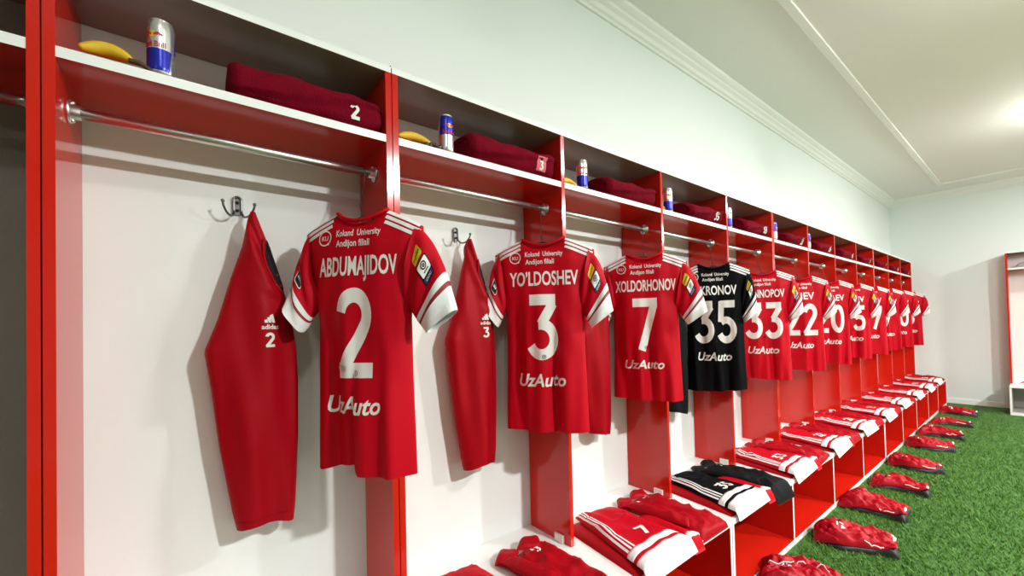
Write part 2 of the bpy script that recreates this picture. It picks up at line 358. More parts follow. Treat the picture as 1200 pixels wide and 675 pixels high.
def jersey(i, cx, cy, phi, s, name, num, base, seed, stepx=None, detail=True, nameW=.285, hem=.85, spread=1.):
    ph = math.radians(phi); zb = CAMZ+s*(.85-CAMZ); blackk = base == 'black'
    mt = M_['black'] if blackk else M_['jersey']
    if i < 9: lab = ('black' if blackk else 'red')+' short-sleeved jersey with white number '+num+' hanging over the locker divider'
    else: lab = {9: 'red jersey hanging third from the far end of the row, number hidden behind a sleeve', 10: 'red jersey hanging second from the far end of the row', 11: 'last red jersey with white number 5 at the far end beside the white wall'}[i]
    r = empty('football_jersey', (cx, cy, zb), -ph, lab, 'jersey', 'jerseys hanging in the locker row')
    wx = .955 if i == 0 else 1.
    F0 = shirt_surface(seed, stepx, .6 if stepx is not None else 1.)
    def W(p): z = p.z if p.z > 1.15 else 1.15-(1.15-p.z)*(1.15-hem)/.30; return Vector((p.x*s*wx, p.y*s, (z-.85)*s))
    Fs = lambda x, z: W(F0(x, z))
    # torso: viewer-side and far-side sheets joined at the sides
    zs = list(np.linspace(.85, 1.60, 40))+list(np.linspace(1.605, 1.706, 14)); n = SHAPE_N; V = []; Fc = []
    for sd in (-1, 1):
        for zi, z in enumerate(zs):
            hw = float(np.interp(z, ZK, HK))
            for j in range(n+1):
                u = math.sin((j/n-.5)*math.pi); x = u*hw; zz = z+F0.hem(x)*ss(1.1, .85, z); yy = F0(x, zz, sd).y; zz -= (.036 if sd < 0 else .08)*ss(1.63, 1.706, z)*max(0, 1-(x/.095)**2); V.append(W(Vector((x, yy, zz))))
    R = n+1; L = len(zs)*R
    for sd in (0, 1):
        for a in range(len(zs)-1):
            for b in range(n):
                q = (sd*L+a*R+b, sd*L+a*R+b+1, sd*L+(a+1)*R+b+1, sd*L+(a+1)*R+b); Fc.append(q if sd == 0 else q[::-1])
    for a in range(len(zs)-1):
        Fc += [(a*R, (a+1)*R, L+(a+1)*R, L+a*R), (L+a*R+n, L+(a+1)*R+n, (a+1)*R+n, a*R+n)]
    torso = build('torso', V, Fc, mt, r)
    # collar
    k = MB(); k.tube([W(Vector((.094*math.cos(t), .030*math.sin(t)-.002, 1.707-(.035 if math.sin(t) < 0 else .076)*math.sin(t)**2))) for t in np.linspace(0, 2*math.pi, 33)], .0065*s, 8); k.done('collar', mt if blackk else M_['jersey'], r, True)
    # sleeves
    for sd in (-1, 1):
        if sd > 0: O = [(.200, 1.652), (.250, 1.585), (.285, 1.49), (.313, 1.375)]; I = [(.150, 1.40), (.165, 1.385), (.19, 1.345), (.218, 1.306)]; ty = -.012; O = [(x if q == 0 else .222+(x-.222)*spread, z) for q, (x, z) in enumerate(O)]; I = [(.150+(x-.150)*spread, z) for x, z in I]
        else: O = [(-.200, 1.652), (-.234, 1.585), (-.247, 1.50), (-.259, 1.405)]; I = [(-.150, 1.42), (-.165, 1.405), (-.185, 1.365), (-.202, 1.318)]; ty = -.055
        oo, ii = smooth_pts([(*p, 0) for p in O], 8), smooth_pts([(*p, 0) for p in I], 8); m = len(oo)-1; g = random.Random(seed*3+sd); pp = g.uniform(0, 6.28)
        def SF(t, a, oo=oo, ii=ii, m=m, ty=ty, pp=pp, grow=0.):
            x = t*m; a0 = int(min(m-1, max(0, math.floor(x)))); fr = x-a0
            o_, i_ = oo[a0].lerp(oo[a0+1], fr), ii[a0].lerp(ii[a0+1], fr); c = (o_+i_)/2; h = (o_-i_)/2*(1+grow*14)
            th = (.040+.006*t)*(1-.25*t)+grow; ca, sa = math.cos(a), math.sin(a)
            y = th*math.copysign(abs(sa)**.8, sa)+ty*t*t+.006*math.sin(16*t+pp+3*ca)*(sa if sa < 0 else .3)
            return W(Vector((c.x+h.x*ca, y, c.y+h.y*ca)))
        def ring(t0, t1, na, nt, grow=0.): return [SF(t0+(t1-t0)*q/nt, 2*math.pi*j/na, grow=grow) for q in range(nt+1) for j in range(na)]
        na = 28
        def rf(nt): return [(q*na+j, q*na+(j+1) % na, (q+1)*na+(j+1) % na, (q+1)*na+j) for q in range(nt) for j in range(na)]
        sl = build('sleeve', ring(0, .70, na, 14), rf(14), mt, r)
        ts = [.655, .735, .775, 1.0]; V = []; Fc = []; mi = []
        for q, (t0, t1) in enumerate(zip(ts, ts[1:])):
            v = ring(t0, t1, na, 4, .0015); nn = len(V); V += v; f = rf(4); Fc += [tuple(nn+e for e in z) for z in f]; mi += [1 if q == 1 else 0]*len(f)
        nn = len(V); v = ring(1.0, .93, na, 2, -.002); V += v; f = rf(2); Fc += [tuple(nn+e for e in z) for z in f]; mi += [0]*len(f)   # turned-in lining
        build('cuff', V, Fc, [M_['wfab'], M_['black'] if blackk else M_['jerseyd']], sl, True, mi)
        # badges sit on the viewer side of the sleeve: param (distance across, distance along)
        ln = .30
        def BF(u, v, SF=SF): return SF(v, math.radians(-90)+u)        # u: angle, v: 0..1 along
        if detail:
            fl = 1 if True else -1
            if sd > 0:
                def bf(u, v): return BF(u/.10+.40, .5-v/ln)
                conform('sleeve_badge', rect2d(.0, .085, .052, .040, .008), bf, M_['yellow'], sl, .008, .0022)
                conform('badge_lettering', text2d('Yandex', .014, .046, .01, 0, 0, .078), bf, M_['bblk'], sl, .01, .003)
                conform('sleeve_badge', rect2d(.0, .018, .062, .078, .006), bf, M_['bblk'], sl, .008, .0020)
                conform('badge_field', rect2d(.0, .030, .052, .046, .004), bf, M_['print'], sl, .008, .0026)
                conform('badge_field', rect2d(.0, -.008, .052, .018, .002), bf, M_['navy'], sl, .008, .0026)
                conform('badge_lettering', text2d('OZC', .010, .036, .02, 0, 0, -.013), bf, M_['print'], sl, .01, .0034)
                conform('badge_emblem', join2d(stroke(arc(0, .036, .011, .011, 0, 360, 18), .004), stroke(arc(0, .036, .004, .004, 0, 360, 10), .004), rect2d(0, .017, .026, .004)), bf, M_['bblk'], sl, .01, .0034)
            else:
                def bf(u, v): return BF(-u/.10+.30, .5-v/ln)
                conform('sleeve_badge', rect2d(0, .01, .052, .068, .012), bf, M_['print'], sl, .006, .0040)
                conform('badge_field', rect2d(0, .01, .046, .062, .010), bf, M_['bblk'], sl, .006, .0048)
                conform('badge_lettering', text2d('al', .022, .028, .02, .2, .0, .0), bf, M_['print'], sl, .006, .0056)
        # shoulder stripes
        st = []
        for q in range(3):
            dz = .004+.0185*q
            P = [(sd*(.098+(.214-.098)*e), 1.7015-(1.7015-1.650)*(e**1.05)-dz) for e in np.linspace(0, 1, 14)]
            st.append(stroke(P if sd > 0 else P[::-1], .0112))
        conform('shoulder_stripes', join2d(*st), Fs, M_['wfab'], r, .010, .0016)
    stp = .010 if detail else .02
    conform('name_lettering', text2d(name, .062, nameW, .022, 0, .002, 1.495), Fs, M_['print'], r, stp)
    conform('number', number2d(num, .285, .132 if len(num) == 1 else .250, .0, 1.170), Fs, M_['print'], r, stp)
    conform('sponsor_lettering', text2d('UzAuto', .058, .205, .022, .25, -.012, 1.055), Fs, M_['print'], r, stp)
    k2 = join2d(stroke(arc(-.122, 1.620, .024, .024, -50, 300, 24), .004), text2d('KU', .016, .026, .01, 0, -.122, 1.612), poly2d(arc(-.107, 1.600, .004, .004, 0, 330, 8)))
    conform('university_lettering', join2d(k2, text2d('Kokand  University', .022, .165, .016, 0, .006, 1.622), text2d('Andijon filiali', .022, .125, .016, 0, -.012, 1.588)), Fs, M_['print'], r, stp)
    if detail:
        conform('number_emblem', join2d(stroke(arc(.0, 1.185, .008, .008, 0, 360, 14), .002), rect2d(.0, 1.185, .006, .006)), Fs, M_['bblk'], r, .01, .0024)
    # hanger: own thing, wire hook over the rail and bar inside the shoulders
    h = empty('clothes_hanger', (cx, cy, zb), -ph, 'dark wire hanger hooked on the rail, holding '+wherek(i), 'hanger', 'wire hangers on the rails')
    inv = Matrix.Rotation(ph, 4, 'Z'); 
    def wl(x, y, z): q = inv @ Vector((x-cx, y-cy, 0)); return Vector((q.x, q.y, z-zb))
    hx = B[i][1]-.036
    top = W(Vector((0, .0, 1.690)))
    k = MB(); k.tube(smooth_pts([wl(hx-.006, RY+.017, RZ-.004), wl(hx-.003, RY+.012, RZ+.013), wl(hx, RY, RZ+.0165), wl(hx-.002, RY-.015, RZ+.006), wl(hx-.004, RY-.016, RZ-.02), wl(hx-.010, RY-.02, RZ-.055), (wl(hx-.03, RY-.03, RZ-.10)+top)/2, top], 6), .0020, 8); k.done('hook', M_['wire'], h, True)
    k = MB(); k.tube(smooth_pts([W(Vector(p)) for p in ((-.185, 0, 1.64), (-.10, 0, 1.672), (-.03, 0, 1.684), (0, 0, 1.690), (.03, 0, 1.684), (.10, 0, 1.672), (.185, 0, 1.64))], 4), .0030, 8); k.done('shoulder_bar', M_['wire'], h, True)
    return r
JS = [ # cx, cy, phi, s, name, stepx, name width
    (1.382, -.268, 50, .925, 'ABDUMAJIDOV', .0, .285), (2.140, -.240, 50, .945, 'YO\u2019LDOSHEV', None, .300), (2.878, -.222, 57, .955, 'XOLDORHONOV', None, .315),
    (3.62, -.225, 57, .95, 'AKRONOV', None, .255), (4.36, -.225, 60, .95, 'GANNOPOV', None, .275), (5.12, -.225, 60, .95, 'ALIEV', None, .20), (5.87, -.225, 60, .95, 'TOJIAEV', None, .25),
    (6.62, -.225, 62, .95, 'KARIEV', None, .23), (7.35, -.225, 62, .95, 'IMONOV', None, .23), (8.12, -.225, 62, .95, 'SOBIROV', None, .25), (8.87, -.225, 62, .95, 'TURAEV', None, .25), (9.64, -.225, 62, .95, 'RAHIMOV', None, .25)]
for i, (cx, cy, phi, s, nm, sx, nw) in enumerate(JS): jersey(i, cx, cy, phi, s, nm, NUMS[i], 'black' if i == 3 else 'red', 11+i*7 if i else 4, sx, i < 9, nw, {0: .868, 2: .90}.get(i, .86), {0: 1.25, 1: .8, 3: .35}.get(i, 1. if i < 3 else .5))

# ---------------------------------------------------------------- training tops hanging from the wall hooks
def training_top(X, num, black, label, seed, n=30):
    r = empty('training_top', (X, -.02, .745), 0, label, 'training top', 'training tops hanging on wall hooks'); mt = M_['trainb' if black else 'train']
    zz = [.745, .80, 1.0, 1.17, 1.27, 1.36, 1.47, 1.58, 1.66, 1.685]
    xl = [.316, .306, .276, .258, .244, .276, .305, .338, .352, .360]; xr = [.464, .470, .480, .482, .478, .466, .440, .408, .380, .372]
    th = [.040, .044, .050, .052, .052, .050, .042, .030, .020, .012]
    g = random.Random(seed); p = [g.uniform(0, 6.28) for _ in range(6)]
    def F(x, z, sd=-1):
        a, b, t = [float(np.interp(z, zz, q)) for q in (xl, xr, th)]; c = (a+b)/2; hw = (b-a)/2; u = max(-1., min(1., (x-c)/hw))
        low = ss(1.6, 1.1, z)
        f = (.005+.005*low)*math.sin(40*(x-.1*z)+p[0])+.004*math.sin(75*(x+.12*z)+p[1])+.003*math.sin(14*z+p[2]+20*x)
        gx = .352+.33*(1.66-z)+.25*max(0, 1.55-z)**1.5                           # neckline fold running down to the right
        f -= .010*math.exp(-((x-gx)/.009)**2)*ss(1.38, 1.46, z); f += .007*math.exp(-((x-gx+.022)/.013)**2)*ss(1.38, 1.46, z)
        gz = 1.43-.25*(x-.42); f += .006*math.sin((z-gz)*110)*math.exp(-((z-gz)/.05)**2)*ss(.36, .42, x)
        return Vector((x, -.052+sd*t*max(0., 1-abs(u)**2.6)**.55-f*(1-abs(u)**6), z-.745))
    zs = np.linspace(.745, 1.685, 70); V = []; Fc = []
    for sd in (-1, 1):
        for z in zs:
            a, b = np.interp(z, zz, xl), np.interp(z, zz, xr)
            for j in range(n+1):
                u = math.sin((j/n-.5)*math.pi); q = F((a+b)/2+u*(b-a)/2, z, sd)
                q.z += (.012*math.sin(22*q.x+p[3]))*ss(.85, .745, z); V.append(q)
    R = n+1; L = len(zs)*R
    for sd in (0, 1):
        for a in range(len(zs)-1):
            for b in range(n):
                q = (sd*L+a*R+b, sd*L+a*R+b+1, sd*L+(a+1)*R+b+1, sd*L+(a+1)*R+b); Fc.append(q if sd == 0 else q[::-1])
    for a in range(len(zs)-1): Fc += [(a*R, (a+1)*R, L+(a+1)*R, L+a*R), (L+a*R+n, L+(a+1)*R+n, (a+1)*R+n, a*R+n)]
    t_ = len(zs)-1; Fc.append(tuple([t_*R+j for j in range(R)]+[L+t_*R+j for j in range(n, -1, -1)]))
    build('body', V, Fc, mt, r)
    lens = [(.398, 1.60)]+[(float(np.interp(z, zz, xr))-.003-.020*math.sin(math.pi*(1.60-z)/.16)**.8, z) for z in np.linspace(1.585, 1.455, 8)]+[(.437, 1.44)]+[(float(np.interp(z, zz, xr))-.0015, z) for z in np.linspace(1.455, 1.60, 8)]
    conform('neck_lining', poly2d(lens), F, M_['bblk'], r, .01, .002, 1, 'black lining in the open neck')
    rim = [(float(np.interp(z, zz, xr))-.005-.024*math.sin(math.pi*(1.61-z)/.18)**.8, z) for z in np.linspace(1.60, 1.44, 12)]
    k = MB(); k.tube([F(*q)+Vector((0, -.002, 0)) for q in rim], .0042, 8); k.done('neck_edge', mt, r, True)
    if num: conform('chest_lettering', bars2d(.046, .400, 1.33), F, M_['print'], r, .01, .0016)
    if num: conform('number', number2d(num, .042, None, .400, 1.277, .19), F, M_['print'], r, .01, .0016)
    k = MB(); c = [F(x, .775)+Vector((0, -.0015, 0)) for x in np.linspace(.318, .462, 16)]; k.tube(c, .0012, 6); k.done('hem_seam', mt, r, True)
training_top(.75, '2', False, 'red training top with small white number 2 hanging on the nearest wall hook', 5)
training_top(1.515, '3', False, 'red training top with small white number 3 hanging on the second wall hook', 9)
training_top(2.27, None, False, 'red training top hanging on the wall, half hidden behind the jersey numbered 3', 12)
training_top(3.02, None, True, 'black training top on the wall mostly hidden behind the jersey numbered 7', 15)

# ---------------------------------------------------------------- things on the shelf
def rolled_towel(x, wd, dp, h, num, patch, label, seed):
    r = empty('rolled_towel', (x, -.256, ZSHELF), 0, label, 'towel', 'rolled maroon towels on the shelf'); g = random.Random(seed); p = [g.uniform(0, 6.28) for _ in range(6)]
    na, nx = 56, 46; ex = .66 if num == '2' else .86
    def F(x_, a):                            # a = angle round the roll, front = 180deg, flap edge crosses the front
        ca, sa = math.cos(a), math.sin(a); e = x_/wd
        rr = 1+.035*math.sin(3*a+p[0]+2*e)+.03*math.sin(9*e+p[1]+2*a)+.012*math.sin(31*e+p[2]+5*a)
        endr = 1-.16*(1-min(1., e/.05))**2-.14*(1-min(1., (1-e)/.05))**2
        y = dp/2+dp/2*math.copysign(abs(ca)**ex, ca)*rr*endr; z = h/2+h/2*math.copysign(abs(sa)**ex, sa)*(rr if sa > 0 else 1)*endr
        fl = 2.75+.9*(1-e)                                  # edge of the outer wrap runs diagonally across the front
        d = (a-fl); z -= 0; y -= .013*ss(.06, -.02, d)*ss(-1.4, -.1, d)*endr; z += .006*math.sin(14*e+p[3])*math.sin(a)
        return Vector((x_, min(y, dp), max(z, 0)))
    V = [F(wd*q/nx, 2*math.pi*j/na) for q in range(nx+1) for j in range(na)]; Fc = [(q*na+(j+1) % na, q*na+j, (q+1)*na+j, (q+1)*na+(j+1) % na) for q in range(nx) for j in range(na)]
    for q, sg, xx in ((0, -1, 0), (nx, 1, wd)):             # spiral-grooved ends
        base = q*na; prev = [base+j for j in range(na)]; c = Vector((xx, dp/2, h/2))
        for ri in range(1, 13):
            f = 1-ri/13; cur = []
            for j in range(na):
                o = Vector(V[base+j]); pt = c+(o-c)*f; ph = (f*4+j/na) % 1; pt.x = xx+sg*(.004-.010*math.exp(-((ph-.5)/.16)**2)); cur.append(len(V)); V.append(pt)
            Fc += [((prev[j], prev[(j+1) % na], cur[(j+1) % na], cur[j]) if sg < 0 else (prev[(j+1) % na], prev[j], cur[j], cur[(j+1) % na])) for j in range(na)]; prev = cur
        Fc.append(tuple(prev) if sg < 0 else tuple(prev[::-1]))
    build('roll', V, Fc, M_['towel'], r)
    def Ff(u, v): return F(u, math.pi-math.asin(max(-.999, min(.999, math.copysign(abs((v-h/2)/(h/2))**(1/ex), v-h/2)))))
    if num:
        cx = wd-.085
        if patch: conform('number_patch', rect2d(cx, h*.46, .052, .056), Ff, M_['pink'], r, .008, .002, 1, 'pink square patch')
        conform('number', number2d(num, .044 if not patch else .036, None if len(num) == 1 else .05, cx, h*.43-.02, .2), Ff, M_['print'], r, .008, .0036)
for i in range(12):
    a, b = B[i]; wd = (.40, .43, .40, .39, .39, .40, .40, .40, .39, .40, .40, .39)[i]; h = (.112, .122, .112, .112, .115, .11, .115, .11, .105, .11, .105, .11)[i]
    x = b-wd-.006-(.012 if i else 0); num = NUMS[i] if i not in (2,) else None
    rolled_towel(x, wd, .19, h, num, i == 1, ('maroon towel rolled long' if i == 0 else 'rolled maroon towel')+' on the shelf above '+wherek(i), 21+i)
def drink_can(x, y, ang, label, seed, hh=.135):
    r = empty('drink_can', (x, y, ZSHELF), ang, label, 'drink can', 'slim blue and silver drink cans on the shelf'); R = .0268
    prof = [(.020, 0), (.0235, .003), (R, .010), (R, .020)]+[(R, .020+.006*q) for q in range(1, int((hh-.034)/.006))]+[(R, hh-.014), (.0245, hh-.006), (.0238, hh-.003)]
    n = 48; V = []; Fc = []; mi = []
    for rr, z in prof:
        tw = .55*(z/hh-.5)
        V += [(rr*math.cos(2*math.pi*j/n+tw), rr*math.sin(2*math.pi*j/n+tw), z) for j in range(n)]
    for q in range(len(prof)-1):
        zm = (prof[q][1]+prof[q+1][1])/2/hh
        for j in range(n):
            Fc.append((q*n+j, q*n+(j+1) % n, (q+1)*n+(j+1) % n, (q+1)*n+j)); secA = j < n//2
            edge = j in (0, n//2, n//2-1, n-1)
            mi.append(0 if zm < .06 or zm > .93 or edge else (1 if (secA and zm < .46) or (not secA and zm > .46) else 0))
    Fc.append(tuple(range(n-1, -1, -1))); mi.append(0)
    build('can_body', V, Fc, [M_['silver'], M_['blue']], r, True, mi)
    k = MB(); k.lathe([(.0238, hh-.003), (.0242, hh), (.0228, hh+.0005), (.0215, hh-.004), (.001, hh-.004)], 40); k.box((-.004, -.010, hh-.0042), (.004, .006, hh-.0026)); k.done('lid', M_['silver'], r, True)
    for a0 in (math.pi/2, -math.pi/2):
        def F(u, v, a0=a0): return Vector((R*math.cos(a0+u/R), R*math.sin(a0+u/R), v))
        conform('can_lettering', text2d('Red Bull', .013, .050, .02, 0, 0, hh*.485), F, M_['cred'], r, .004, .0007)
        conform('can_emblem', poly2d(arc(0, hh*.70, .008, .008, 0, 345, 16)), F, M_['cyel'], r, .004, .0006)
        conform('can_emblem', join2d(stroke([(-.018, hh*.69), (-.012, hh*.725), (-.005, hh*.70), (-.002, hh*.70)], .006), stroke([(.018, hh*.69), (.012, hh*.725), (.005, hh*.70), (.002, hh*.70)], .006)), F, M_['cred'], r, .004, .0009)
CA = -math.pi/2
CANS = [(.914, -.236, CA-math.pi/2-.55, 'silver and blue slim drink can by the long towel rolled above the jersey numbered 2'), (1.690, -.236, CA+math.pi/2, 'slim drink can, blue above silver, on the shelf above the jersey numbered 3'),
        (2.395, -.236, CA-math.pi/2-.5, 'slim drink can on the shelf above the red jersey numbered 7'), (3.10, -.236, CA-math.pi/2-.6, 'slim drink can on the shelf above the black jersey'),
        (3.81, -.240, CA-math.pi/2-.3, 'slim silver drink can on the shelf above the red jersey numbered 33'), (4.565, -.240, CA+math.pi/2, 'slim blue drink can on the shelf above the red jersey numbered 22'), (5.31, -.240, CA+math.pi/2, 'slim blue drink can on the shelf above the red jersey numbered 20')]
for i, (x, y, a, l) in enumerate(CANS): drink_can(x, y, a, l, i)
def banana(x, y, ang, label, L=.15, sc_=1.):
    r = empty('banana', (x, y, ZSHELF), ang, label, 'banana', 'bananas on the shelf')
    P = []; Rr = []
    for t in np.linspace(0, 1, 26):
        P.append(Vector((t*L, .016*math.sin(math.pi*t), .0165+.020*math.sin(math.pi*(t*.9+.08))))*sc_); Rr.append(sc_*.0175*max(.12, math.sin(math.pi*min(1, max(0, .04+t*.93)))**.55))
    k = MB(); k.tube(P, Rr, 7); o = k.done('fruit', M_['banana'], r, True); sm = o.modifiers.new('smooth', 'SUBSURF'); sm.levels = 1; sm.render_levels = 1
    e = P[-1]; k = MB(); k.tube(smooth_pts([e-Vector((.006, 0, 0)), e+Vector((.012, -.002, -.002)), e+Vector((.026, -.004, -.010)), e+Vector((.034, -.004, -.018))], 4), [.0062]*5+[.005]*4+[.0058]*4, 8); k.done('stem', M_['stem'], r, True)
banana(.775, -.238, -.12, 'yellow banana with brown stem on the shelf at the left end, near the silver can', .082, 1.1)
banana(1.512, -.236, -.10, 'yellow banana on the shelf left of the blue-topped can', .115)
banana(2.262, -.232, -.02, 'yellow banana on the shelf above the jersey numbered 7', .115, .9)
banana(3.01, -.232, -.02, 'yellow banana on the shelf above the black jersey', .09, .85)
k = MB(); 
for q in range(4): k.tube(smooth_pts([(-.03+.017*q, .004*(-1)**q, .006), (-.022+.017*q, -.006, .016+.004*(q % 2)), (-.012+.017*q, .004, .008)], 4), [.006, .007, .008, .007, .006, .007, .006, .005, .004], 7)
tag(k.done('snack_wrapper', M_['foil'], None, True), 'small dark crumpled wrapper between the banana and the blue-topped can', 'wrapper').location = (1.632, -.24, ZSHELF)

# ---------------------------------------------------------------- folded kit on the bench
def slab(name, corners, z0, th, mt, parent, fold, vr=(0, 1), nu=22, nv=30, p=5., endv=(True, True)):
    c = [Vector((*q, 0)) for q in corners]          # BL, BR, FR, FL
    def edge(t): return max(0., 1-abs(2*t-1)**p)**.5
    def D(q, z):                                    # cloth past the bench front bends down
        o = (BY+.004)-q.y
        if o > 0: q.y += o*.45; z -= o*.85
        return Vector((q.x, q.y, z))
    def F(u, v):
        q = (c[0].lerp(c[1], u)).lerp(c[3].lerp(c[2], u), v); ev = 1.
        if v < .5 and endv[0]: ev = edge(max(0., v))
        if v > .5 and endv[1]: ev = edge(min(1., v))
        h = th*edge(min(1., max(0., u)))*ev; return D(q, z0+h*(1+fold(u, v)))
    def G(u, v): q = (c[0].lerp(c[1], u)).lerp(c[3].lerp(c[2], u), v); return D(q, z0)
    us = [.5-.5*math.cos(math.pi*j/nu) for j in range(nu+1)]; vs = [vr[0]+(vr[1]-vr[0])*(.5-.5*math.cos(math.pi*j/nv) if vr == (0, 1) else j/nv) for j in range(nv+1)]
    V = [F(u, v) for v in vs for u in us]+[G(u, v) for v in vs for u in us]; R = nu+1; L = len(vs)*R; Fc = []
    for a in range(nv):
        for b in range(nu):
            Fc += [(a*R+b+1, a*R+b, (a+1)*R+b, (a+1)*R+b+1), (L+a*R+b, L+a*R+b+1, L+(a+1)*R+b+1, L+(a+1)*R+b)]
        Fc += [(a*R, L+a*R, L+(a+1)*R, (a+1)*R), (L+a*R+nu, a*R+nu, (a+1)*R+nu, L+(a+1)*R+nu)]
    for b in range(nu): Fc += [(b, b+1, L+b+1, L+b), (nv*R+b+1, nv*R+b, L+nv*R+b, L+nv*R+b+1)]
    o = build(name, V, Fc, mt, parent); return o, F
from mathutils import noise
def crease(u, v, k, a=1.):
    n1 = noise.noise(Vector((u*1.8+v*1.1+k, v*2.6-u*.5, k))); n2 = noise.noise(Vector((u*3.4-v*1.7, v*4.5+u*1.3, k+7)))
    return a*(.50*(1-abs(n1)*1.6)**6-.28*(1-min(1, abs(n2)*1.8))**4+.25*noise.noise(Vector((u*2.5, v*2.5, k+3))))
def folded_kit(X, i, black, g):
    p = [g.uniform(0, 6.28) for _ in range(8)]; j = lambda a=.012: g.uniform(-a, a); num = NUMS[i]; where = 'below '+wherek(i) if i else ''
    mj = M_['black' if black else 'jersey']; mtr = M_['trainb' if black else 'train']; cb = 'black' if black else 'red'
    # lower layer
    r = empty('folded_shirt', (X, 0, ZSEAT), 0, 'dark red folded shirt beneath the shorts '+where, 'folded shirt', 'folded shirts under the shorts')
    slab('cloth', [(.075+j(), -.14), (.29, -.15), (.335, -.585), (.012, -.575)], .0008, .026, M_['train'], r, lambda u, v: .10*math.sin(9*u+p[0]+4*v)+.06*math.sin(17*v+p[1]))
    # socks
    r = empty('folded_socks', (X, 0, ZSEAT), 0, 'folded red socks beside the shorts '+where, 'socks', 'folded socks on the bench')
    sc2 = [(.340, -.30), (.428, -.30), (.446, -.625), (.366, -.622)]; fs = lambda u, v: .08*math.sin(8*u+p[2]+7*v)
    slab('sock_roll', sc2, .0008, .042, M_['jersey'], r, fs, (0, .80), 12, 20, 4, (True, False)); slab('sock_band', sc2, .0008, .0435, M_['wfab'], r, fs, (.80, .88), 12, 3, 4, (False, False)); slab('sock_cuff', sc2, .0008, .0425, M_['jersey'], r, fs, (.88, 1), 12, 6, 4, (False, True))
    # shorts
    dx = j(.01)
    r = empty('folded_shorts', (X+dx, 0, ZSEAT), 0, 'folded '+cb+' shorts with white hem '+where, 'shorts', 'folded shorts on the bench')
    c = [(.135, -.132), (.325+j(), -.165+j()), (.375+j(), -.635+j(.01)), (.010, -.640+j(.012))]
    fo = lambda u, v: .10*math.sin(7*u+p[3]+3*v)+.07*math.sin(19*u+p[4]-6*v)+crease(u*.8, v*1.2, p[5]+i, .8*ss(.58, .36, v)+.12)
    _, F = slab('cloth', c, .0285, .030, mj, r, fo, (0, .73), 26, 30, 6, (True, False))
    slab('hem_band', c, .0285, .032, M_['wfab'], r, fo, (.725, .795), 26, 4, 6, (False, False)); slab('hem_line', c, .0285, .031, mj, r, fo, (.795, .83), 26, 3, 6, (False, False)); slab('hem_panel', c, .0285, .033, M_['wfab'], r, fo, (.83, 1), 26, 12, 6, (False, True))
    Fp = lambda u, v: F(u, 1-v)                     # so that lettering reads with its top to the wall
    st = [stroke([(uu, 1-v) for v in np.linspace(.72, .03, 24)], .030) for uu in (.04, .10, .16)]
    conform('side_stripes', join2d(*st), Fp, M_['wfab'], r, .03, .0016)
    conform('number', number2d(num, .13, .20 if len(num) == 1 else .36, .56, .33, .2), Fp, M_['print'], r, .03, .0030)
    # training top
    dx = j(.012)
    r = empty('folded_training_top', (X+dx, 0, ZSEAT), 0, 'folded '+cb+' training top on the bench '+where, 'training top', 'folded training tops on the bench')
    c = [(.432, -.185), (.665, -.175), (.672, -.610-(.05 if black else j(.02))), (.448, -.600-(.05 if black else j(.02)))]
    fo2 = lambda u, v: .10*math.sin(6*u+p[6]+5*v)+.07*math.sin(21*v+p[7]+8*u)-.20*math.exp(-((u-.28-.3*v)/.03)**2)+crease(u, v*1.5, p[0]+2*i, .75)
    _, F2 = slab('body', c, .0008, .044, mtr, r, fo2, (0, 1), 26, 34, 5)
    # standing collar of two rolled flaps at the wall end
    slab('collar', [(.395, -.185), (.470, -.115), (.535, -.165), (.450, -.245)], .012, .026, mtr, r, lambda u, v: .15*math.sin(8*u+p[2])+.1*math.sin(9*v), (0, 1), 14, 14, 3.)
    slab('collar', [(.515, -.170), (.570, -.125), (.655, -.150), (.610, -.225)], .022, .026, mtr, r, lambda u, v: .15*math.sin(7*u+p[3])+.1*math.sin(8*v), (0, 1), 14, 14, 3.)
    slab('sleeve', [(.405, -.215), (.470, -.215), (.530+j(), -.50), (.455+j(), -.53)], .0335, .026, mtr, r, lambda u, v: .28*math.sin(26*v+p[1])*ss(.5, .9, v)+.1*math.sin(9*u+p[0])+crease(u*.5, v*2, p[3], .5), (0, 1), 16, 32, 3.)
    Fq = lambda u, v: F2(u, 1-v)
    conform('chest_mark', ([(.20, .85), (.26, .85), (.22, .90), (.28, .85), (.34, .85), (.29, .915)], [(0, 1, 2), (3, 4, 5)]), Fq, M_['print'], r, .03, .002)
    conform('number', number2d(num, .062, .10 if len(num) == 1 else .2, .60, .83, .2), Fq, M_['print'], r, .03, .002)
    conform('chest_mark', poly2d([(.46, .86), (.53, .86), (.49, .91)]), Fq, M_['print'], r, .03, .002)
for i in range(1, 12): folded_kit((i+1)*S, i, i == 3, random.Random(60+i))
r = empty('folded_shorts', (XFAR, -1.24, ZSEAT), -math.pi/2, 'folded red and white shorts on the bench by the far wall', 'shorts')
slab('cloth', [(.06, -.13), (.30, -.15), (.40, -.50), (.01, -.50)], .0008, .04, M_['jersey'], r, lambda u, v: .12*math.sin(9*u+5*v), (0, .8), 20, 20, 5, (True, False))
slab('hem_panel', [(.06, -.13), (.30, -.15), (.40, -.50), (.01, -.50)], .0008, .043, M_['wfab'], r, lambda u, v: .12*math.sin(9*u+5*v), (.8, 1), 20, 8, 5, (False, True))

